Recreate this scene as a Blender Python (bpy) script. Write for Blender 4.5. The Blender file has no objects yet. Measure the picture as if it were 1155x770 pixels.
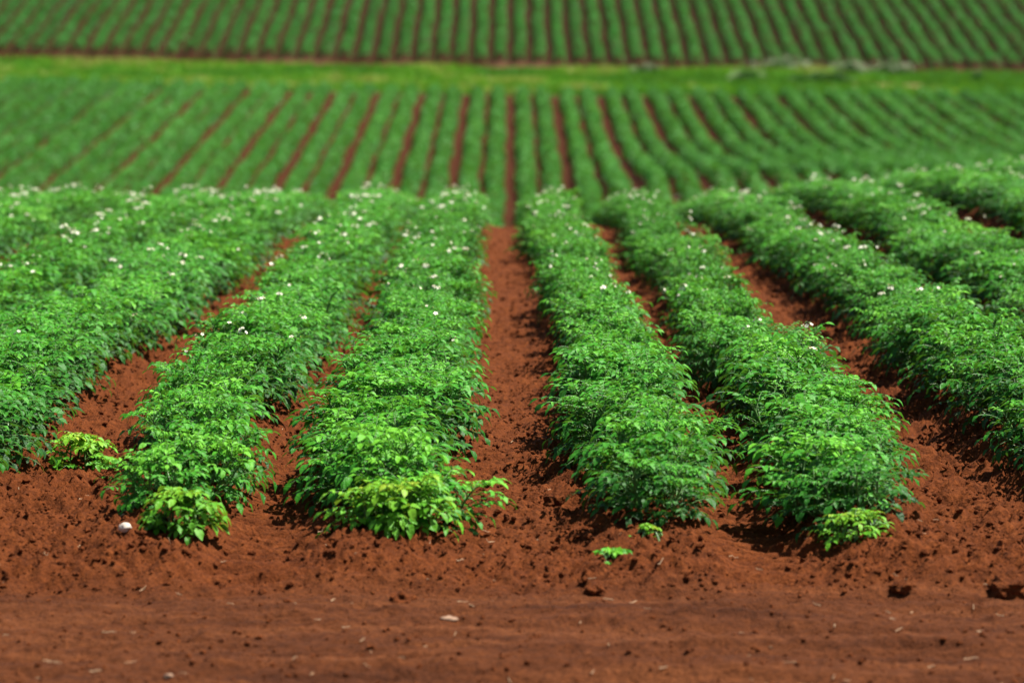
import bpy, math, random
import numpy as np
from mathutils import Matrix, Vector

random.seed(11)
R = np.random.default_rng(7)
SC = bpy.context.scene
COL = SC.collection

# ------------------------------------------------------------------ helpers
def link(o, parent=None):
    COL.objects.link(o)
    if parent is not None:
        o.parent = parent
    return o

def tag(o, label=None, cat=None, group=None, kind=None):
    if label: o['label'] = label
    if cat: o['category'] = cat
    if group: o['group'] = group
    if kind: o['kind'] = kind
    return o

def empty(name, loc):
    o = bpy.data.objects.new(name, None)
    o.empty_display_size = 0.2
    o.location = loc
    return link(o)

def make_mesh(name, verts, loops, starts, totals, mat=None, smooth=True, attrs=None):
    """numpy arrays -> mesh; attrs = {name: per-vertex float array}"""
    me = bpy.data.meshes.new(name)
    verts = np.asarray(verts, np.float32)
    me.vertices.add(len(verts)); me.vertices.foreach_set('co', verts.ravel())
    me.loops.add(len(loops)); me.loops.foreach_set('vertex_index', np.asarray(loops, np.int32))
    me.polygons.add(len(starts))
    me.polygons.foreach_set('loop_start', np.asarray(starts, np.int32))
    me.polygons.foreach_set('use_smooth', np.full(len(starts), smooth, bool))
    me.update(calc_edges=True)
    me.validate()
    for k, a in (attrs or {}).items():
        at = me.attributes.new(k, 'FLOAT', 'POINT')
        at.data.foreach_set('value', np.asarray(a, np.float32))
    if mat: me.materials.append(mat)
    return me

class MB:
    """collects little pieces (verts, faces, per-vertex tone)"""
    def __init__(s): s.v = []; s.f = []; s.t = []; s.m = []
    def add(s, verts, faces, tone=0.5, mi=0):
        n = len(s.v); s.v.extend(verts); s.t.extend([tone] * len(verts))
        for f in faces: s.f.append([n + i for i in f]); s.m.append(mi)
    def mesh(s, name, mats, smooth=True):
        loops = [i for f in s.f for i in f]
        tot = [len(f) for f in s.f]
        st = np.concatenate([[0], np.cumsum(tot)[:-1]])
        me = make_mesh(name, np.array(s.v), loops, st, tot, None, smooth, {'tone': s.t})
        for m in mats: me.materials.append(m)
        if len(me.polygons) == len(s.m):
            me.polygons.foreach_set('material_index', s.m)
        return me

def smooth01(a, b, x):
    t = np.clip((np.asarray(x, float) - a) / (b - a), 0, 1)
    return t * t * (3 - 2 * t)

def hash2(ix, iy, seed):
    h = (ix.astype(np.int64) * 374761393 + iy.astype(np.int64) * 668265263 + seed * 1274126177) & 0xffffffff
    h = ((h ^ (h >> 13)) * 1274126177) & 0xffffffff
    h = h ^ (h >> 16)
    return (h & 0xffffff) / float(0xffffff)

def vnoise(x, y, seed=0):
    x = np.asarray(x, float); y = np.asarray(y, float)
    ix = np.floor(x); iy = np.floor(y); fx = x - ix; fy = y - iy
    ux = fx * fx * fx * (fx * (6 * fx - 15) + 10); uy = fy * fy * fy * (fy * (6 * fy - 15) + 10)
    a = hash2(ix, iy, seed); b = hash2(ix + 1, iy, seed)
    c = hash2(ix, iy + 1, seed); d = hash2(ix + 1, iy + 1, seed)
    return (a + (b - a) * ux) * (1 - uy) + (c + (d - c) * ux) * uy - 0.5

def fbm(x, y, freq, octs, seed=0, gain=0.55):
    r = 0; amp = 1.0
    for o in range(octs):
        r = r + amp * vnoise(x * freq + 17.3 * o, y * freq - 9.1 * o, seed + o)
        freq *= 2.03; amp *= gain
    return r

# ------------------------------------------------------------------ terrain
CAM_Z = 1.6
PERIOD = 1.55
def row_x(i):
    """i = 1, 2, ... to the right of the central furrow, -1, -2, ... to the left"""
    k = abs(i) - 1
    x = (k // 2) * PERIOD + (0.425 if k % 2 == 0 else 1.125)
    return x if i > 0 else -x

_Y = np.arange(-20, 460, 0.25)
def _profile():
    s = np.zeros_like(_Y)
    s = np.interp(_Y, [-20, 25, 38, 60, 72, 86, 126, 134, 138, 142, 176, 215, 300, 460],
                      [0, 0, -.125, -.125, -.02, .0627, .0627, .052, .072, .17, .18, .10, .02, 0])
    z = np.concatenate([[0], np.cumsum((s[1:] + s[:-1]) * .125)])
    return z
_Z = _profile()
_Z0 = np.interp(100.0, _Y, _Z)
# shift the dip so that the middle slope sits where it is seen
_Z = _Z + (-2.49 - _Z0) * smooth01(36, 84, _Y)

def base_z(x, y):
    x = np.asarray(x, float); y = np.asarray(y, float)
    z = np.interp(y, _Y, _Z)
    far = smooth01(60, 95, y)
    z = z + (1 - far) * 0.0135 * np.clip(x, 0, 8) ** 2 * smooth01(12, 26, y)
    # the right half of the middle slope hollows out towards its foot
    z = z + far * smooth01(0, 4, x) * 0.28 * (np.clip(112 - y, 0, 26) / 12) ** 2
    return z

def row_dist(x):
    """distance to the nearest row line"""
    m = np.mod(np.abs(x), PERIOD)
    return np.minimum(np.abs(m - 0.425), np.abs(m - 1.125))

def strip_lo(x): return 126.4 - 0.26 * np.clip(x, -30, 0) - 0.08 * np.clip(x, 0, 30)
def strip_hi(x): return 139.7 - 0.13 * np.clip(x, -30, 0) - 0.085 * np.clip(x, 0, 30)

def ridge_z(x, y):
    d = row_dist(x)
    h = np.exp(-(d / 0.20) ** 2)
    he = np.exp(-((np.mod(np.asarray(x, float), 0.775) - 0.3875) / 0.20) ** 2)
    near = smooth01(10.0, 10.9, y) * (1 - smooth01(45, 60, y))
    mid = smooth01(60, 75, y) * smooth01(0, -1.2, y - strip_lo(x))
    farr = smooth01(0, 1.2, y - strip_hi(x)) * (1 - smooth01(178, 184, y))
    return h * ((0.07 + 0.05 * smooth01(11.5, 14, y)) * near + 0.15 * mid) + he * 0.20 * farr

def ground_z(x, y):
    return base_z(x, y) + ridge_z(x, y)

# ------------------------------------------------------------------ materials
def new_mat(name):
    m = bpy.data.materials.new(name); m.use_nodes = True
    nt = m.node_tree
    for n in list(nt.nodes): nt.nodes.remove(n)
    out = nt.nodes.new('ShaderNodeOutputMaterial')
    return m, nt, out

def N(nt, t, **kw):
    n = nt.nodes.new(t)
    for k, v in kw.items():
        if k.startswith('i_'):
            n.inputs[k[2:].replace('_', ' ')].default_value = v
        else:
            setattr(n, k, v)
    return n

def ramp(nt, fac, stops):
    r = nt.nodes.new('ShaderNodeValToRGB')
    e = r.color_ramp.elements
    while len(e) < len(stops): e.new(0.5)
    for el, (p, c) in zip(e, stops):
        el.position = p; el.color = (*c, 1)
    nt.links.new(fac, r.inputs[0])
    return r.outputs[0]

def mixc(nt, fac, a, b, mode='MIX'):
    n = nt.nodes.new('ShaderNodeMix'); n.data_type = 'RGBA'; n.blend_type = mode
    for s, v in ((n.inputs[0], fac), (n.inputs[6], a), (n.inputs[7], b)):
        if hasattr(v, 'links'): nt.links.new(v, s)
        elif isinstance(v, tuple): s.default_value = (*v, 1)
        else: s.default_value = v
    return n.outputs[2]

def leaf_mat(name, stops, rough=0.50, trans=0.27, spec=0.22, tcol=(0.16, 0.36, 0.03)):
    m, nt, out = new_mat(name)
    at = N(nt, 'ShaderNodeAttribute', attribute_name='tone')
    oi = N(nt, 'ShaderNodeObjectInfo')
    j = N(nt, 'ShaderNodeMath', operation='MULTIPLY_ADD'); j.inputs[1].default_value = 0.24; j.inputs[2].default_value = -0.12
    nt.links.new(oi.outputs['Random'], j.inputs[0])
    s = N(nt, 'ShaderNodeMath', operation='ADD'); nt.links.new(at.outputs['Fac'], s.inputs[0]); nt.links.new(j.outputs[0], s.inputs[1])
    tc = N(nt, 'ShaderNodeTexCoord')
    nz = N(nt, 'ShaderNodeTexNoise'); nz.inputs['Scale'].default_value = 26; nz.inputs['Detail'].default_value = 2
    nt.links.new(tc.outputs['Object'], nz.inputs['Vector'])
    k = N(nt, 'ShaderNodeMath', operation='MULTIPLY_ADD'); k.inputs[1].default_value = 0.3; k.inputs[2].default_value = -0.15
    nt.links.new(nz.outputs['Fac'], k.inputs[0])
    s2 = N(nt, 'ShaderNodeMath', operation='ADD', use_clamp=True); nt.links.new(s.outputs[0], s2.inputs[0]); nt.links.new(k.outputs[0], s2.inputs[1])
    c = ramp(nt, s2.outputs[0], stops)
    p = N(nt, 'ShaderNodeBsdfPrincipled')
    p.inputs['Roughness'].default_value = rough
    p.inputs['Specular IOR Level'].default_value = spec
    nt.links.new(c, p.inputs['Base Color'])
    n2 = N(nt, 'ShaderNodeTexNoise'); n2.inputs['Scale'].default_value = 75; n2.inputs['Detail'].default_value = 2
    nt.links.new(tc.outputs['Object'], n2.inputs['Vector'])
    bp = N(nt, 'ShaderNodeBump'); bp.inputs['Strength'].default_value = 0.55; bp.inputs['Distance'].default_value = 0.008
    nt.links.new(n2.outputs['Fac'], bp.inputs['Height']); nt.links.new(bp.outputs[0], p.inputs['Normal'])
    t = N(nt, 'ShaderNodeBsdfTranslucent')
    nt.links.new(mixc(nt, 0.6, c, tcol), t.inputs['Color'])
    mx = N(nt, 'ShaderNodeMixShader'); mx.inputs[0].default_value = trans
    nt.links.new(p.outputs[0], mx.inputs[1]); nt.links.new(t.outputs[0], mx.inputs[2])
    nt.links.new(mx.outputs[0], out.inputs['Surface'])
    return m

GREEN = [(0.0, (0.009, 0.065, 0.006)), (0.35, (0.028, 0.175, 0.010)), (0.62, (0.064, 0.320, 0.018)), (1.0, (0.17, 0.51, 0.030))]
YELLOWISH = [(0.0, (0.06, 0.25, 0.014)), (0.4, (0.13, 0.42, 0.022)), (0.75, (0.22, 0.50, 0.028)), (1.0, (0.50, 0.60, 0.06))]
M_LEAF = leaf_mat('potato_leaf', GREEN)
M_YELLOW = leaf_mat('yellowing_leaf', YELLOWISH, trans=0.3, tcol=(0.35, 0.42, 0.03))
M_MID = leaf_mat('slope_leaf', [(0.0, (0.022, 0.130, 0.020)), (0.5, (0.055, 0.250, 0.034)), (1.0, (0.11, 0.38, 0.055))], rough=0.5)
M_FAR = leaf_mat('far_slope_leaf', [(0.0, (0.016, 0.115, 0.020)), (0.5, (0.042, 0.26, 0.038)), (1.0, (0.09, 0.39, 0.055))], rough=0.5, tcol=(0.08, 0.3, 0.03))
M_GRASS = leaf_mat('grass_blade', [(0.0, (0.042, 0.20, 0.016)), (0.5, (0.100, 0.35, 0.022)), (0.85, (0.19, 0.43, 0.026)), (1.0, (0.40, 0.44, 0.10))], rough=0.55, tcol=(0.25, 0.4, 0.02))
M_BUSH = leaf_mat('bush_leaf', [(0.0, (0.012, 0.055, 0.012)), (0.5, (0.03, 0.11, 0.02)), (1.0, (0.06, 0.18, 0.03))], rough=0.5)

def plain_mat(name, col, rough=0.6, var=0.2, scale=20, spec=0.4):
    m, nt, out = new_mat(name)
    tc = N(nt, 'ShaderNodeTexCoord')
    nz = N(nt, 'ShaderNodeTexNoise'); nz.inputs['Scale'].default_value = scale; nz.inputs['Detail'].default_value = 4
    nt.links.new(tc.outputs['Object'], nz.inputs['Vector'])
    a = tuple(x * (1 - var) for x in col); b = tuple(min(1, x * (1 + var)) for x in col)
    c = ramp(nt, nz.outputs['Fac'], [(0.3, a), (0.7, b)])
    p = N(nt, 'ShaderNodeBsdfPrincipled'); p.inputs['Roughness'].default_value = rough
    p.inputs['Specular IOR Level'].default_value = spec
    nt.links.new(c, p.inputs['Base Color'])
    bp = N(nt, 'ShaderNodeBump'); bp.inputs['Strength'].default_value = 0.3; bp.inputs['Distance'].default_value = 0.01
    nt.links.new(nz.outputs['Fac'], bp.inputs['Height']); nt.links.new(bp.outputs[0], p.inputs['Normal'])
    nt.links.new(p.outputs[0], out.inputs['Surface'])
    return m
M_PETAL = plain_mat('white_petal', (0.80, 0.80, 0.62), 0.5, 0.05)
M_ANTHER = plain_mat('yellow_anther', (0.75, 0.55, 0.06), 0.5, 0.1)
M_STEM = plain_mat('green_stem', (0.075, 0.17, 0.035), 0.5, 0.2)
M_STONE = plain_mat('pale_stone', (0.62, 0.54, 0.44), 0.8, 0.22, 60)
M_TAN = plain_mat('tan_stone', (0.30, 0.18, 0.11), 0.85, 0.22, 60)
M_BLOSSOM = plain_mat('pale_blossom', (0.46, 0.52, 0.33), 0.6, 0.15)
M_STRAW = plain_mat('dry_straw', (0.42, 0.27, 0.15), 0.7, 0.25, 30)

def soil_mat(name, near=True):
    m, nt, out = new_mat(name)
    tc = N(nt, 'ShaderNodeTexCoord')
    def noise(scale, detail, rough=0.6, vec=None):
        n = N(nt, 'ShaderNodeTexNoise'); n.inputs['Scale'].default_value = scale
        n.inputs['Detail'].default_value = detail; n.inputs['Roughness'].default_value = rough
        nt.links.new(vec or tc.outputs['Object'], n.inputs['Vector'])
        return n.outputs['Fac']
    n1 = noise(1.1, 5); n2 = noise(16, 6, 0.65); n3 = noise(62, 4, 0.75)
    c1 = ramp(nt, n1, [(0.3, (0.0953, 0.0234, 0.0050)), (0.7, (0.1493, 0.0396, 0.0086))])
    c2 = ramp(nt, n2, [(0.28, (0.0668, 0.0157, 0.0037)), (0.52, (0.1303, 0.0332, 0.0072)), (0.75, (0.1971, 0.0571, 0.0143))])
    c = mixc(nt, 0.55, c1, c2)
    f3 = ramp(nt, n3, [(0.32, (0.42, 0.40, 0.38)), (0.68, (1.55, 1.55, 1.52))])
    c = mixc(nt, 0.8, c, f3, 'MULTIPLY')
    # the packed track: a dustier brown
    at = N(nt, 'ShaderNodeAttribute', attribute_name='track')
    mp = N(nt, 'ShaderNodeMapping'); mp.inputs['Scale'].default_value = (0.5, 4.0, 1.0)
    nt.links.new(tc.outputs['Object'], mp.inputs['Vector'])
    n4 = noise(2.2, 5, 0.6, mp.outputs[0])
    ct = ramp(nt, n4, [(0.32, (0.0550, 0.0154, 0.0043)), (0.5, (0.0940, 0.0269, 0.0072)), (0.68, (0.1450, 0.0457, 0.0140))])
    ct = mixc(nt, 0.7, ct, f3, 'MULTIPLY')
    c = mixc(nt, at.outputs['Fac'], c, ct)
    if not near:
        sa = N(nt, 'ShaderNodeAttribute', attribute_name='sand')
        da = N(nt, 'ShaderNodeAttribute', attribute_name='far_gap_shade')
        c = mixc(nt, 1.0, c, mixc(nt, da.outputs['Fac'], (0.42, 0.42, 0.36), (0.24, 0.32, 0.22)), 'MULTIPLY')  # shade between the slope rows painted into the soil colour, deeper on the far slope
        c = mixc(nt, sa.outputs['Fac'], c, (0.40, 0.23, 0.12))
        ga = N(nt, 'ShaderNodeAttribute', attribute_name='turf')
        c = mixc(nt, ga.outputs['Fac'], c, (0.06, 0.15, 0.02))
    p = N(nt, 'ShaderNodeBsdfPrincipled'); p.inputs['Roughness'].default_value = 0.95
    p.inputs['Specular IOR Level'].default_value = 0.12
    nt.links.new(c, p.inputs['Base Color'])
    b1 = N(nt, 'ShaderNodeBump'); b1.inputs['Strength'].default_value = 0.9; b1.inputs['Distance'].default_value = 0.012
    nt.links.new(n3, b1.inputs['Height'])
    b2 = N(nt, 'ShaderNodeBump'); b2.inputs['Strength'].default_value = 0.8; b2.inputs['Distance'].default_value = 0.03
    nt.links.new(n2, b2.inputs['Height']); nt.links.new(b1.outputs[0], b2.inputs['Normal'])
    nt.links.new(b2.outputs[0], p.inputs['Normal'])
    nt.links.new(p.outputs[0], out.inputs['Surface'])
    return m
M_SOIL = soil_mat('red_soil')
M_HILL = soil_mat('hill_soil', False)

# ------------------------------------------------------------------ ground sheets
def grid_obj(name, xs, ys, zf, mat, attrs):
    X, Y = np.meshgrid(xs, ys)
    Zv = zf(X, Y)
    nx, ny = len(xs), len(ys)
    v = np.stack([X.ravel(), Y.ravel(), Zv.ravel()], 1)
    i = np.arange((ny - 1) * (nx - 1)); r = i // (nx - 1); q = i % (nx - 1)
    a = r * nx + q
    f = np.stack([a, a + 1, a + nx + 1, a + nx], 1)
    me = make_mesh(name, v, f.ravel(), np.arange(len(f)) * 4, None, mat, True, {k: fn(X, Y).ravel() for k, fn in attrs.items()})
    o = link(bpy.data.objects.new(name, me))
    o['kind'] = 'structure'
    return o

def steps(*segs):
    out = []
    for a, b, d in segs:
        n = max(1, int(round((b - a) / d)))
        out.append(np.linspace(a, b, n, endpoint=False))
    out.append([segs[-1][1]])
    return np.concatenate(out)

def track_f(X, Y):
    edge = 10.12 + 0.10 * vnoise(X * 1.3, X * 0 + 3.3, 5) + 0.05 * vnoise(X * 5, X * 0 + 1.3, 6)
    return 1 - smooth01(-0.1, 0.22, Y - edge)

def near_z(X, Y):
    z = ground_z(X, Y)
    t = track_f(X, Y)
    d = row_dist(X)
    fine = 1 - smooth01(13.5, 24, Y)
    # broken soil
    rough = (fbm(X, Y, 3.0, 2, 21) * 0.035 + fbm(X, Y, 11.0, 4, 3, 0.62) * 0.032 + fbm(X, Y, 36, 3, 9, .75) * 0.030)
    # wheel tracks leave the narrow furrows and cross the headland: pressed flat with tread marks
    m = np.mod(np.abs(X), PERIOD)
    wt = np.exp(-((np.abs(X) - 0.775) / 0.16) ** 4)
    wt = wt * smooth01(9.9, 10.4, Y) * (1 - smooth01(12.5, 14.5, Y))
    wt_c = np.exp(-(X / 0.16) ** 4) * smooth01(10.2, 11.0, Y)
    z = z + rough * (1 - t) * (1 - 0.72 * wt - 0.35 * wt_c)
    tread = np.sin((Y + 0.06 * vnoise(X * 7, Y * 7, 4)) * 2 * math.pi / 0.13 + np.abs(X) * 6)
    z = z + wt * (0.020 * tread - 0.035) * (1 - t)
    # humps and slips across the central furrow
    z = z + wt_c * 0.030 * vnoise(X * 2.5, Y * 2.3, 31) 
    # packed track, ruts lying along it
    z = z + t * (-0.035 + fbm(X * 0.35, Y * 3.0, 1.6, 4, 41) * 0.046 + fbm(X, Y, 12, 4, 44, 0.7) * 0.015)
    # little bank thrown up beside the track
    z = z + 0.030 * np.exp(-((Y - 10.42 - 0.1 * vnoise(X * 1.7, X * 0, 8)) / 0.10) ** 2) * (0.6 + vnoise(X * 2.2, Y * 2, 12))
    return z

xs = steps((-300, -60, 40), (-60, -9, 3), (-9, -5, .12), (-5, -2.1, .035), (-2.1, 2.1, .0125), (2.1, 5, .035), (5, 9, .12), (9, 60, 3), (60, 300, 40))
ys = steps((-60, 4, 4), (4, 8.4, .1), (8.4, 13.2, .0135), (13.2, 18, .03), (18, 26, .06), (26, 44, .15), (44, 84, 1.0))
grid_obj('ground', xs, ys, near_z, M_SOIL, {'track': track_f})

def sand_f(X, Y):
    s = 0
    for (px, py, rx, ry) in SAND:
        s = np.maximum(s, np.exp(-(((X - px) / rx) ** 2 + ((Y - py) / ry) ** 2) ** 1.5))
    n = np.clip(0.75 + 1.2 * fbm(X, Y, 0.9, 3, 51), 0, 1)
    edge = np.exp(-((Y - strip_hi(X)) / 0.7) ** 2) * 0.22 * np.clip(0.0 + 2.2 * vnoise(X * 0.5, Y * 0.1, 66), 0, 1)
    return np.clip(s * n * 1.2 + edge, 0, 1)
def turf_f(X, Y):
    lo, hi = strip_lo(X), strip_hi(X)
    t = smooth01(-0.6, 0.3, Y - lo) * (1 - smooth01(-0.9, -0.3, Y - hi)) + smooth01(184, 190, Y)
    return np.clip(t * (1 - sand_f(X, Y)), 0, 1)

# ------------------------------------------------------------------ camera maths (photo pixels of the 1155 x 770 frame)
F = 4000.0
PITCH = math.atan2(385 - 30, F)
YAW = 0.0004
def ray(px, py):
    a, b = (px - 577.5) / F, (385 - py) / F
    c, s = math.cos(PITCH), math.sin(PITCH)
    y, z = c + b * s, -s + b * c
    return a * math.cos(YAW) + y * math.sin(YAW), y * math.cos(YAW) - a * math.sin(YAW), z
def hit(px, py, y0=5.0, y1=200.0):
    """where the line of sight through a photo pixel first meets the ground"""
    dx, dy, dz = ray(px, py)
    t = np.arange(y0, y1, 0.02)
    gx, gz = dx / dy * t, CAM_Z + dz / dy * t
    below = gz <= ground_z(gx, t)
    k = int(np.argmax(below)) if below.any() else len(t) - 1
    return float(gx[k]), float(t[k])
SAND = []
for (px, py, rx, ry) in ((995, 101, 0.75, 0.9), (1042, 103, 0.6, 0.8), (960, 103, 0.5, 0.5), (1085, 107, 0.9, 0.5), (908, 105, 0.4, 0.5)):
    x_, y_ = hit(px, py, 60)
    SAND.append((x_, y_ + 1.9, rx * 1.15, ry * 1.5))

def hill_z(X, Y):
    return ground_z(X, Y) + fbm(X, Y, 0.8, 3, 71) * 0.05
hx = steps((-300, -60, 30), (-60, -31, 1.0), (-31, 31, .13), (31, 60, 1.0), (60, 300, 30))
hy = steps((84, 128, 1.0), (128, 144, .4), (144, 186, .8), (186, 230, 4), (230, 455, 25))
grid_obj('hillside', hx, hy, hill_z, M_HILL, {'sand': sand_f, 'turf': turf_f, 'track': lambda X, Y: X * 0, 'far_gap_shade': lambda X, Y: smooth01(-0.2, 0.8, Y - strip_hi(X))})  # last mask: where the painted gap shade deepens, beyond the grass strip

# ------------------------------------------------------------------ potato plant meshes
def frame_from(d, up=Vector((0, 0, 1))):
    d = d.normalized()
    s = d.cross(up)
    if s.length < 1e-4: s = Vector((1, 0, 0))
    s.normalize()
    return d, s, s.cross(d).normalized()

def leaflet(mb, base, d, n, L, W, fold, droop, tone, mi=0):
    """ovate leaflet, creased on its midrib and drooping at the tip"""
    d = d.normalized(); s = d.cross(n).normalized(); n = s.cross(d).normalized()
    prof = ((0.0, 0.0), (0.28, 0.85), (0.62, 0.80), (1.0, 0.0))
    mid = []; lft = []; rgt = []
    for t, w in prof:
        p = base + d * (L * t * (1 - 0.12 * t * droop)) - n * (droop * L * 0.55 * t * t)
        mid.append(p)
        if w:
            e = n * (W * .5 * w * math.sin(fold)); o = s * (W * .5 * w * math.cos(fold))
            wob = random.uniform(-.12, .12) * W
            lft.append(p - o + e + n * wob); rgt.append(p + o + e - n * wob * .7)
    v = [mid[0], mid[1], mid[2], mid[3], lft[0], lft[1], rgt[0], rgt[1]]
    mb.add([tuple(p) for p in v], [(0, 6, 1), (0, 1, 4), (1, 6, 7, 2), (1, 2, 5, 4), (2, 7, 3), (2, 3, 5)], tone, mi)

def tube(mb, pts, r0, r1, mi=0, tone=0.4, k=3):
    rings = []
    n = len(pts)
    for i, p in enumerate(pts):
        d = (pts[min(i + 1, n - 1)] - pts[max(i - 1, 0)])
        d, s, u = frame_from(d)
        r = r0 + (r1 - r0) * i / (n - 1)
        rings += [tuple(p + (s * math.cos(a) + u * math.sin(a)) * r) for a in [2 * math.pi * j / k for j in range(k)]]
    f = []
    for i in range(n - 1):
        for j in range(k):
            a = i * k + j; b = i * k + (j + 1) % k
            f.append((a, b, b + k, a + k))
    mb.add(rings, f, tone, mi)

def compound_leaf(mb, base, out, length, tone, erect, scale=1.0):
    """rachis that rises and then arches over, three pairs of leaflets and an end leaflet"""
    d = (out + Vector((0, 0, erect))).normalized()
    pts = [base.copy()]; p = base.copy(); dirs = [d]
    n = 6
    for i in range(n):
        p = p + d * (length / n); pts.append(p.copy())
        d = (d + Vector((0, 0, -0.11 - 0.035 * i))).normalized(); dirs.append(d)
    tube(mb, pts, 0.0022, 0.0012, 1, 0.4)
    for i in (2, 3, 4, 5):
        q = pts[i]; dd, s, u = frame_from(dirs[i])
        Ls = scale * (0.042, 0.052, 0.060, 0.060)[i - 2] * random.uniform(.85, 1.2)
        for sg in (-1, 1):
            dv = (dd * random.uniform(.35, .75) + s * sg + u * random.uniform(-.25, .3))
            nn = (u + s * random.uniform(-.55, .55) + dd * random.uniform(-.5, .5))
            leaflet(mb, q, dv, nn, Ls, Ls * random.uniform(.44, .62), random.uniform(.1, .6), random.uniform(.0, .9), tone + random.uniform(-.13, .13))
    Ls = 0.072 * scale * random.uniform(.85, 1.2)
    dd, s, u = frame_from(dirs[-1])
    leaflet(mb, pts[-1], dd, u + s * random.uniform(-.3, .3), Ls, Ls * .62, random.uniform(.1, .45), random.uniform(.3, .9), tone + .05)

def plant_mesh(name, mats, rx=0.30, h=0.27, leaves=44, scale=1.0, young=0.0, low=False):
    mb = MB()
    stems = []
    for k in range(7):
        a = k * 2.4 + random.uniform(-.4, .4)
        sp = random.uniform(.05, .7) if low else random.uniform(.2, 1.05)
        tip = Vector((math.cos(a) * rx * .62 * sp, math.sin(a) * rx * .62 * sp, h * random.uniform(.62, .88)))
        b = Vector((math.cos(a) * .03, math.sin(a) * .03, -0.03))
        m = (b + tip) * .5 + Vector((math.cos(a), math.sin(a), 0)) * .03
        pts = [b, b.lerp(m, .5) , m, m.lerp(tip, .5) + Vector((0, 0, .01)), tip]
        tube(mb, pts, .006, .0035, 1, .4, 4)
        stems.append((pts, a))
    for i in range(leaves):
        pts, a0 = stems[i % 7]
        t = (i // 7 + random.random()) / (leaves / 7.0)
        t = 0.16 + 0.84 * t if not low else 0.30 + 0.70 * t
        u = min(t, .999) * 4; k = int(u)
        base = pts[k].lerp(pts[k + 1], u - k)
        a = a0 + random.uniform(-1.9, 1.9) if t < .7 else random.uniform(0, 6.283)
        out = Vector((math.cos(a), math.sin(a), 0))
        ln = (0.21 - 0.085 * t) * random.uniform(.8, 1.2) * (rx / .30)
        er = (0.30 + 0.95 * t if not low else 0.9 * t + 0.15) + random.uniform(-.15, .25)
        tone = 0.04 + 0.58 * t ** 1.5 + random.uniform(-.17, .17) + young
        compound_leaf(mb, base, out, ln, tone, er, scale * (0.80 + .35 * (1 - t)) * random.uniform(.85, 1.15))
    # rosettes of small pale leaves at the growing tips
    for pts, a0 in stems:
        for q in range(4):
            a = random.uniform(0, 6.283)
            compound_leaf(mb, pts[-1], Vector((math.cos(a), math.sin(a), 0)), .07 * (rx / .3), 0.66 + random.uniform(-.1, .18) + young, 1.5, .58 * scale)
    return mb.mesh(name, mats)

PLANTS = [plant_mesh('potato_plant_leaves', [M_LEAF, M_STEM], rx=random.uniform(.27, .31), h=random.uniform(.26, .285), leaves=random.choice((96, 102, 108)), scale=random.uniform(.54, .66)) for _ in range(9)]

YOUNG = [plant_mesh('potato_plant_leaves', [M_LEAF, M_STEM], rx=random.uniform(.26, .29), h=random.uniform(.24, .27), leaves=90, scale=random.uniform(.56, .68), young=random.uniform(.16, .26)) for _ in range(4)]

def flower_mesh(k):
    mb = MB()
    top = Vector((0, 0, .055))
    tube(mb, [Vector((0, 0, -.06)), Vector((.003, 0, 0)), top], .0025, .0018, 2)
    for i in range(k):
        a = i * 2.4 + random.random(); r = random.uniform(.012, .034)
        c = top + Vector((math.cos(a) * r, math.sin(a) * r, random.uniform(-.006, .018)))
        tube(mb, [top - Vector((0, 0, .01)), c], .0012, .0010, 2)
        ax = Vector((math.cos(a) * .7, math.sin(a) * .7, random.uniform(.4, 1.0))).normalized()
        ax, s, u = frame_from(ax)
        rr = random.uniform(.013, .018)
        vs = [c]
        for j in range(10):
            q = j * math.pi / 5
            rad = rr if j % 2 == 0 else rr * .68
            vs.append(c + (s * math.cos(q) + u * math.sin(q)) * rad + ax * (.002 if j % 2 == 0 else .004))
        mb.add([tuple(p) for p in vs], [(0, 1 + j, 1 + (j + 1) % 10) for j in range(10)], .5, 0)
        tube(mb, [c + ax * .001, c + ax * .009], .003, .0012, 1, .5, 5)
    return mb.mesh('potato_flowers', [M_PETAL, M_ANTHER, M_STEM])
FLOWERS = [flower_mesh(k) for k in (2, 3, 4, 6)]

WORDS = ['', 'first', 'second', 'third', 'fourth', 'fifth', 'sixth', 'seventh', 'eighth', 'ninth', 'tenth', 'eleventh', 'twelfth', 'thirteenth',
         'fourteenth', 'fifteenth', 'sixteenth', 'seventeenth', 'eighteenth', 'nineteenth', 'twentieth']
def nth(n):
    if n <= 20: return WORDS[n]
    return {2: 'twenty', 3: 'thirty', 4: 'forty'}[n // 10] + ('-' + WORDS[n % 10] if n % 10 else '') if n % 10 else {2: 'twentieth', 3: 'thirtieth', 4: 'fortieth'}[n // 10]

# ------------------------------------------------------------------ the near crop rows
ROW_START = {1: 11.0, 2: 11.0, 3: 11.7, 4: 12.4, -1: 11.0, -2: 11.35, -3: 11.8, -4: 12.2}
ROW_END = 38.4
# (lateral size near, lateral size far) of the plants of each row
ROW_WIDTH = {1: (1.02, .76), 2: (1.0, .72), 3: (1.0, .92), 4: (1.0, .92), -1: (1.04, .88), -2: (.90, 1.02), -3: (1.0, 1.12), -4: (1.06, 1.1)}
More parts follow.
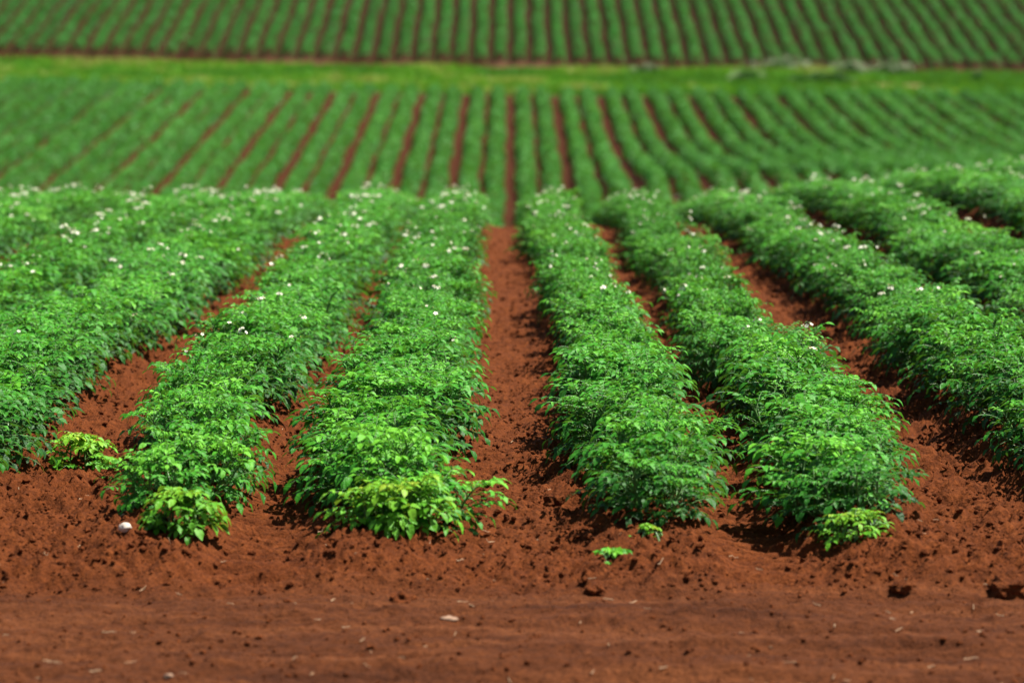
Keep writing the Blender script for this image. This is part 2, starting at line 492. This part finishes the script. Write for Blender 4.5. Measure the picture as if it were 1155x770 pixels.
# the rows are not quite parallel: (near, far) shift of the row line
ROW_SHIFT = {1: (.06, -.12), -1: (.0, -.02), 2: (-.075, -.15), 3: (.02, -.18), 4: (.0, -.05), 5: (0, .0), -2: (.04, .06), -3: (.0, .11), -4: (0, .10)}
def near_row(i):
    X = row_x(i); h0, h1 = ROW_SHIFT.get(i, (0, 0))
    side = 'right' if i > 0 else 'left'
    n = abs(i)
    y = ROW_START.get(i, 12.6)
    y = max(y, (abs(X) - 0.9) / 0.1444)
    special = {
        1: 'bushy potato row in the foreground along the right side of the central red furrow',
        -1: 'bushy potato row with yellowish tip along the left side of the central red furrow'}
    root = empty('crop_row', (X, y, float(ground_z(X, y))))
    tag(root, special.get(i, 'bushy flowering potato row in the foreground, %s %s of the central red furrow' % (nth(n), side)),
        'crop row', 'potato rows of the near field')
    y0 = y
    while y < ROW_END:
        x = X + h0 + (h1 - h0) * min(1, max(0, (y - 12) / 12)) + random.gauss(0, .048) + 0.02 * math.sin(y * .9 + i)
        grow = 0.96 - 0.17 * float(smooth01(20, 33, y))
        s = grow * random.uniform(.93, 1.06)
        w0, w1 = ROW_WIDTH.get(i, (1.0, 1.02)); wd = random.uniform(.86, 1.13) * (w0 + (w1 - w0) * float(smooth01(12, 18, y)))
        if y - y0 < .25: s *= .80; wd *= .88
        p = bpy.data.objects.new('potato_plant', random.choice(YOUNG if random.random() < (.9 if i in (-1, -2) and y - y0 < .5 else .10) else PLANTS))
        p.location = (x - X, y - y0, float(ground_z(x, y)) - float(ground_z(X, y0)) - .015)
        p.rotation_euler = (max(-.2, min(.2, random.gauss(0, .13))), max(-.2, min(.2, random.gauss(0, .13))), random.uniform(0, 6.283))
        p.scale = (wd, wd, s * random.uniform(.93, 1.07))
        link(p, root)
        pf = 0.05 + 0.85 * float(smooth01(13.5, 24, y)) + (0.16 if i < 0 else 0)
        if y > 13 and random.random() < pf:
            for q in range(random.choice((1, 2, 2, 3))):
                f = bpy.data.objects.new('flower_cluster', random.choice(FLOWERS))
                a = random.uniform(0, 6.283); r = random.uniform(.0, .22)
                f.location = (math.cos(a) * r, math.sin(a) * r, 0.315 - r * .5)
                f.rotation_euler = (random.gauss(0, .2), random.gauss(0, .2), random.uniform(0, 6.283))
                f.scale = [random.uniform(.5, .75)] * 3
                link(f, p)
        y += random.uniform(.255, .31)
for i in list(range(1, 9)) + [-k for k in range(1, 9)]:
    near_row(i)

# ------------------------------------------------------------------ rows on the middle and far slopes: leafy ridges, one object each
def leafy_ridge(name, X, y0, y1, per_m, mat, w=0.265, h=0.29, size=0.07):
    n = int((y1 - y0) * per_m)
    yy = R.uniform(y0, y1, n)
    lump = 0.92 + 0.22 * vnoise(yy * 4.1, yy * 0 + X * 5, 97) + 0.34 * vnoise(yy * 1.6 + X * 7, yy * 0, 91)
    a = R.uniform(-0.05, 1.05, n) * math.pi
    rr = np.sqrt(R.uniform(0.35, 1, n))
    dx = np.cos(a) * rr * w * lump; dz = np.maximum(np.sin(a), 0) * rr * h * lump + 0.03
    x = X + dx + 0.03 * np.sin(yy * .7 + X)
    c = np.stack([x, yy, ground_z(np.full(n, X), yy) - 0.06 * (np.abs(dx) / w) ** 2 + dz], 1)
    # leaf normals lean outwards
    nrm = np.stack([dx / w * .9 + R.normal(0, .65, n), R.normal(0, .75, n), 0.55 + dz / h * .6 + R.normal(0, .2, n)], 1)
    nrm /= np.linalg.norm(nrm, axis=1)[:, None]
    t = R.normal(0, 1, (n, 3)); t -= (t * nrm).sum(1)[:, None] * nrm; t /= np.linalg.norm(t, axis=1)[:, None]
    b = np.cross(nrm, t)
    s = (size * R.uniform(.6, 1.25, n))[:, None]
    v = np.stack([c - t * s, c + b * s * .55 + nrm * s * .15, c + t * s - nrm * s * .25, c - b * s * .55 + nrm * s * .15], 1).reshape(-1, 3)
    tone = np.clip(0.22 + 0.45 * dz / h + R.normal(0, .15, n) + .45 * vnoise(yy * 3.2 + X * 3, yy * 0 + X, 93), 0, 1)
    org = np.array([X, y0, float(ground_z(X, y0))])
    me = make_mesh(name + '_leaves', v - org, np.arange(4 * n), np.arange(n) * 4, None, mat, False, {'tone': np.repeat(tone, 4)})
    o = link(bpy.data.objects.new(name, me)); o.location = org
    return o

for i in [k for k in range(-27, 28) if k]:
    X = row_x(i); n = abs(i); side = 'right' if i > 0 else 'left'
    y1 = float(strip_lo(X)) - random.uniform(-.5, .9)
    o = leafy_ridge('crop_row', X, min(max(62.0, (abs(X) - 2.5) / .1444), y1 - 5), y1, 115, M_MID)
    tag(o, 'soft green crop row on the middle slope, %s %s of its central red furrow' % (nth(n), side), 'crop row', 'crop rows of the middle slope')
for i in [k for k in range(-32, 33) if k]:
    X = (abs(i) - .5) * .775 * (1 if i > 0 else -1); n = abs(i); side = 'right' if i > 0 else 'left'
    y0 = float(strip_hi(X)) + random.uniform(.5, .9)
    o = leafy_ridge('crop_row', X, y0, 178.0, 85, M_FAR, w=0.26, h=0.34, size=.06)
    tag(o, 'dark green crop row on the far slope, %s %s of the central furrow line' % (nth(n), side), 'crop row', 'crop rows of the far slope')

# ------------------------------------------------------------------ grass strip
def grass():
    n = 75000
    x = R.uniform(-27, 27, n); u = R.uniform(0, 1, n)
    lo = strip_lo(x) + 0.1; hi = strip_hi(x) - 0.7
    y = lo + u * (hi - lo)
    keep = R.uniform(0, 1, n) > sand_f(x, y) * 1.3
    x, y = x[keep], y[keep]; n = len(x)
    patch = fbm(x, y, 0.35, 3, 81); patch2 = fbm(x, y, 1.2, 2, 83)
    hgt = (0.16 + 0.16 * np.clip(patch + .2, 0, 1)) * R.uniform(.6, 1.3, n)
    ang = R.uniform(0, 6.283, n); w = 0.035 * R.uniform(.6, 1.4, n)
    z = hill_z(x, y)
    lean = R.normal(0, .35, (n, 2)) * hgt[:, None]
    b0 = np.stack([x - np.cos(ang) * w, y - np.sin(ang) * w, z - .02], 1)
    b1 = np.stack([x + np.cos(ang) * w, y + np.sin(ang) * w, z - .02], 1)
    m_ = np.stack([x + np.cos(ang) * w * .7 + lean[:, 0] * .4, y + np.sin(ang) * w * .7 + lean[:, 1] * .4, z + hgt * .6], 1)
    tp = np.stack([x + lean[:, 0], y + lean[:, 1], z + hgt], 1)
    v = np.stack([b0, b1, m_, tp], 1).reshape(-1, 3)
    tone = np.clip(0.50 - 0.22 * smooth01(4, 9, x) + 1.1 * patch + 0.7 * patch2 + R.normal(0, .1, n), 0, 1)
    me = make_mesh('grass_blades', v, np.arange(4 * n), np.arange(n) * 4, None, M_GRASS, False, {'tone': np.repeat(tone, 4)})
    o = link(bpy.data.objects.new('grass', me))
    tag(o, 'bright green grass strip running between the middle and the far slope', 'grass', kind='stuff')
grass()

# ------------------------------------------------------------------ bushes on the grass strip
def bush(name, px, py, w, d, h, label, white=0.0, group=None, mat=None):
    x, y = hit(px, py, 60)
    root = empty(name, (x, y, float(hill_z(np.array(x), np.array(y)))))
    tag(root, label, 'bush', group)
    mb = MB()
    for k in range(6):
        a = random.uniform(0, 6.28)
        tp = Vector((math.cos(a) * w * .35, math.sin(a) * d * .35, h * .7))
        tube(mb, [Vector((0, 0, -.05)), tp * .5 + Vector((0, 0, .08)), tp], .02, .008, 0)
    st = mb.mesh('bush_stems', [M_STEM]); link(bpy.data.objects.new('stem', st), root)
    mb = MB(); n = int(1100 * w * h / .6)
    for k in range(n):
        a = random.uniform(0, 6.28); e = math.asin(random.uniform(0, 1)); r = random.uniform(.45, 1) ** .5
        lump = 0.8 + 0.35 * math.sin(a * 3 + w * 9) * math.cos(e * 4 + d)
        p = Vector((math.cos(a) * math.cos(e) * w * r * lump, math.sin(a) * math.cos(e) * d * r * lump, math.sin(e) * h * r * lump + .03))
        dv = Vector((random.gauss(0, 1), random.gauss(0, 1), random.gauss(0, .7)))
        leaflet(mb, p, dv, Vector((random.gauss(0, .5), random.gauss(0, .5), 1)), .11, .065, .2, .5, random.random())
    link(bpy.data.objects.new('foliage', mb.mesh('bush_leaves', [mat or M_BUSH])), root)
    if white:
        mb = MB()
        for k in range(int(22 * w * white) + 5):
            a = random.uniform(0, 6.28); r = random.random() ** .5
            cx, cy = math.cos(a) * r * w * 1.15, math.sin(a) * r * d
            cz = h * (math.sqrt(max(0, 1 - r * r * .8)) * random.uniform(.55, 1.15))
            for q in range(random.randint(25, 60)):
                p = Vector((cx + random.gauss(0, .10), cy + random.gauss(0, .09), cz + random.gauss(0, .05)))
                dv = Vector((random.gauss(0, 1), random.gauss(0, 1), random.gauss(0, .4)))
                leaflet(mb, p, dv, Vector((random.gauss(0, .4), random.gauss(0, .4), 1)), .045, .035, .1, .3, .5)
        link(bpy.data.objects.new('blossom', mb.mesh('bush_blossom', [M_BLOSSOM])), root)
    return root
G = 'white flowering bushes along the upper edge of the grass strip'
bush('flowering_bush', 885, 82, 1.2, .55, .52, 'widest low bush topped with white blossom, on the upper edge of the grass strip', .9, G)
bush('flowering_bush', 957, 86, .68, .5, .58, 'white blossoming bush between the widest white bush and the flat white one', 1.0, G)
bush('flowering_bush', 1004, 84, .85, .5, .48, 'flat-topped white blossoming bush above the bare sandy patch', .9, G)
bush('flowering_bush', 729, 84, .6, .4, .36, 'small sparse white flowering bush on the grass strip, left of the dark green shrub', .55, G)
bush('shrub', 842, 93, .55, .45, .55, 'grey green shrub with few pale flowers at the left end of the white bushes', .12)
bush('shrub', 1103, 92, .30, .3, .42, 'small round dark green shrub alone on the grass strip right of the white bushes')
bush('shrub', 930, 94, 1.6, .45, .50, 'long low dark green shrub in front of the white blossoming bushes')

# ------------------------------------------------------------------ single plants at the row ends
def small_plant(name, px, py, label, cat, mats, rx, h, leaves, scale, young=0.0, group=None):
    x, y = hit(px, py)
    x0, y0 = x, y
    o = bpy.data.objects.new(name, plant_mesh(name + '_leaves', mats, rx, h, leaves, scale, young, True))
    link(o)
    zz = float(near_z(np.array([[x]]), np.array([[y]]))[0, 0])
    o.location = (x, y, zz - .01)
    o.rotation_euler = (0, 0, random.uniform(0, 6.28))
    tag(o, label, cat, group)
    return o
small_plant('potato_plant', 93, 526, 'small yellow green potato plant alone in the soil by the leftmost visible furrow', 'potato plant', [M_YELLOW, M_STEM], .17, .15, 60, .55, .0)
small_plant('potato_plant', 203, 600, 'yellow green low potato plant at the front tip of a row, beside the white stone', 'potato plant', [M_YELLOW, M_STEM], .14, .15, 90, .56, .0)
small_plant('potato_plant', 446, 594, 'bright yellow green potato plant at the tip of the row left of the central furrow', 'potato plant', [M_YELLOW, M_STEM], .23, .16, 110, .60, .0)
small_plant('potato_plant', 962, 606, 'small pale potato plant at the tip of the second row right of the central furrow', 'potato plant', [M_YELLOW, M_STEM], .13, .09, 44, .42, .0)
small_plant('seedling', 730, 604, 'tiny pale yellow seedling just in front of the row right of the central furrow', 'seedling', [M_YELLOW, M_STEM], .055, .05, 8, .42, .1)
small_plant('seedling', 694, 629, 'flat green seedling on bare soil between row end and dirt track', 'seedling', [M_LEAF, M_STEM], .085, .03, 14, .42, .25)

# ------------------------------------------------------------------ clods, stones, straw
def lump_mesh(name, r, flat, seed, mat, sub=2, rough=.25):
    import bmesh
    bm = bmesh.new(); bmesh.ops.create_icosphere(bm, subdivisions=sub, radius=1)
    rn = random.Random(seed); off = Vector((rn.random() * 9, rn.random() * 9, rn.random() * 9))
    from mathutils import noise as mn
    for v in bm.verts:
        k = 1 + rough * mn.noise(v.co * 1.3 + off) * 1.6 + rough * .6 * mn.noise(v.co * 3.1 + off)
        v.co = Vector((v.co.x * k * r, v.co.y * k * r * .8, v.co.z * k * r * flat))
    me = bpy.data.meshes.new(name); bm.to_mesh(me); bm.free()
    me.polygons.foreach_set('use_smooth', [rough < .4] * len(me.polygons))
    me.materials.append(mat)
    return me
def nz1(x, y): return float(near_z(np.array([[x]]), np.array([[y]]))[0, 0])
def lump(name, px, py, r, flat, label, cat, mat, group=None, rough=.25, sub=3):
    x, y = hit(px, py)
    o = link(bpy.data.objects.new(name, lump_mesh(name + '_body', r, flat, int(px), mat, sub, rough)))
    o.location = (x, y, nz1(x, y) + r * flat * .45); o.rotation_euler = (0, 0, random.uniform(0, 3))
    tag(o, label, cat, group)
lump('stone', 141, 604, .022, .62, 'rounded pale white stone on the red soil left of a yellow green plant', 'stone', M_STONE)
lump('stone', 506, 688, .024, .3, 'flat tan stone at the edge of the dirt track near the middle', 'stone', M_TAN)
lump('stone', 190, 752, .015, .45, 'small tan stone on the dirt track at the bottom left', 'stone', M_TAN)
lump('soil_clod', 624, 575, .036, .7, 'dark red clod beside the row right of the central furrow', 'clod', M_SOIL, rough=.45)
lump('soil_clod', 671, 658, .036, .55, 'dark red clod below the flat green seedling at the track edge', 'clod', M_SOIL, rough=.45)
lump('soil_clod', 1137, 657, .06, .55, 'large dark clod at the right end of the soil bank by the track', 'clod', M_SOIL, rough=.45)
lump('soil_clod', 452, 668, .04, .5, 'long dark clod on the track edge, straight below the yellow green row tip', 'clod', M_SOIL, rough=.45)
lump('soil_clod', 1016, 657, .035, .5, 'broken dark clod on the soil bank left of the largest clod', 'clod', M_SOIL, rough=.45)

def clods():
    ico_v = []; t = (1 + 5 ** .5) / 2
    ico_v = np.array([(-1, t, 0), (1, t, 0), (-1, -t, 0), (1, -t, 0), (0, -1, t), (0, 1, t), (0, -1, -t), (0, 1, -t), (t, 0, -1), (t, 0, 1), (-t, 0, -1), (-t, 0, 1)], float) / 1.902
    ico_f = np.array([(0, 11, 5), (0, 5, 1), (0, 1, 7), (0, 7, 10), (0, 10, 11), (1, 5, 9), (5, 11, 4), (11, 10, 2), (10, 7, 6), (7, 1, 8), (3, 9, 4), (3, 4, 2), (3, 2, 6), (3, 6, 8), (3, 8, 9), (4, 9, 5), (2, 4, 11), (6, 2, 10), (8, 6, 7), (9, 8, 1)])
    n = 60000
    y = 8.5 + 19 * R.uniform(0, 1, n) ** 2.2
    x = R.uniform(-1, 1, n) * (0.15 * y + .2)
    tr = track_f(x, y)
    wt = np.exp(-((np.abs(x) - 0.775) / 0.17) ** 4)
    keep = R.uniform(0, 1, n) > np.maximum(0.88 * tr, 0.8 * wt * (y < 13))
    x, y = x[keep], y[keep]; n = len(x)
    r = 0.0036 * R.uniform(0.02, 1, n) ** -0.52
    r = np.clip(r, .003, .013) * np.where(track_f(x, y) > .5, .7, 1)
    z = near_z(x[None], y[None])[0]
    v = ico_v[None] * R.uniform(.65, 1.25, (n, 12, 1)) * np.stack([r * R.uniform(.8, 1.4, n), r, r * R.uniform(.55, .9, n)], 1)[:, None]
    a = R.uniform(0, 6.28, n); ca, sa = np.cos(a)[:, None], np.sin(a)[:, None]
    vx = v[..., 0] * ca - v[..., 1] * sa; vy = v[..., 0] * sa + v[..., 1] * ca
    v = np.stack([vx + x[:, None], vy + y[:, None], v[..., 2] + (z + r * .3)[:, None]], 2).reshape(-1, 3)
    f = (ico_f[None] + (np.arange(n) * 12)[:, None, None]).reshape(-1, 3)
    me = make_mesh('crumb_mesh', v, f.ravel(), np.arange(len(f)) * 3, None, M_SOIL, False)
    o = link(bpy.data.objects.new('soil_crumbs', me))
    tag(o, 'crumbs of red soil scattered over the furrows and the dirt track', 'soil crumbs', kind='stuff')
clods()

def straw():
    mb = MB()
    for k in range(170):
        y = 8.8 + 5.5 * random.random() ** 1.4; x = random.uniform(-1, 1) * (.146 * y)
        if row_dist(x) < .2 and y > 11.6: continue
        a = random.uniform(0, 3.14) ; L = random.uniform(.008, .04); w = random.uniform(.001, .0022)
        z = nz1(x, y)
        pts = []
        for q in range(4):
            t = q / 3 - .5
            xx = x + math.cos(a) * L * t + math.sin(a) * L * .08 * t * t; yy = y + math.sin(a) * L * t
            pts.append(Vector((xx, yy, max(z, nz1(xx, yy)) + .004 + .003 * random.random())))
        tube(mb, pts, w, w * .6, 0, random.random(), 4)
    o = link(bpy.data.objects.new('straw_litter', mb.mesh('straw_bits', [M_STRAW])))
    tag(o, 'pale bits of dry straw scattered on the red soil', 'straw litter', kind='stuff')
straw()

# ------------------------------------------------------------------ light, sky, camera
sun_to = Vector((0.46, 0.13, 0.88)).normalized()
L = bpy.data.lights.new('sun', 'SUN'); L.energy = 4.8; L.angle = math.radians(0.5); L.color = (1, .95, .87)
so = link(bpy.data.objects.new('sun', L)); so.rotation_euler = (-sun_to).to_track_quat('-Z', 'Y').to_euler(); so.location = (20, 5, 30)
w = bpy.data.worlds.new('World'); SC.world = w; w.use_nodes = True
nt = w.node_tree; bg = nt.nodes['Background']
sky = nt.nodes.new('ShaderNodeTexSky'); sky.sky_type = 'NISHITA'; sky.sun_disc = False
sky.sun_elevation = math.asin(sun_to.z); sky.sun_rotation = math.atan2(sun_to.x, sun_to.y)
nt.links.new(sky.outputs[0], bg.inputs['Color']); bg.inputs['Strength'].default_value = 0.05

cam = bpy.data.cameras.new('camera'); co = link(bpy.data.objects.new('camera', cam))
cam.sensor_width = 36; cam.lens = 36 * F / 1155; cam.clip_end = 1500; cam.clip_start = .1
co.location = (0, 0, CAM_Z)
co.rotation_euler = (math.pi / 2 - PITCH, 0, -YAW)
cam.dof.use_dof = True; cam.dof.focus_distance = 12.9; cam.dof.aperture_fstop = 3.4
SC.camera = co
vs = SC.view_settings
vs.view_transform = 'Standard'; vs.look = 'None'; vs.exposure = 1.0; vs.gamma = 1; vs.use_curve_mapping = False
SC.render.resolution_x = 1024; SC.render.resolution_y = 682
SC.cycles.use_denoising = True
SC.cycles.max_bounces = 6; SC.cycles.transparent_max_bounces = 4
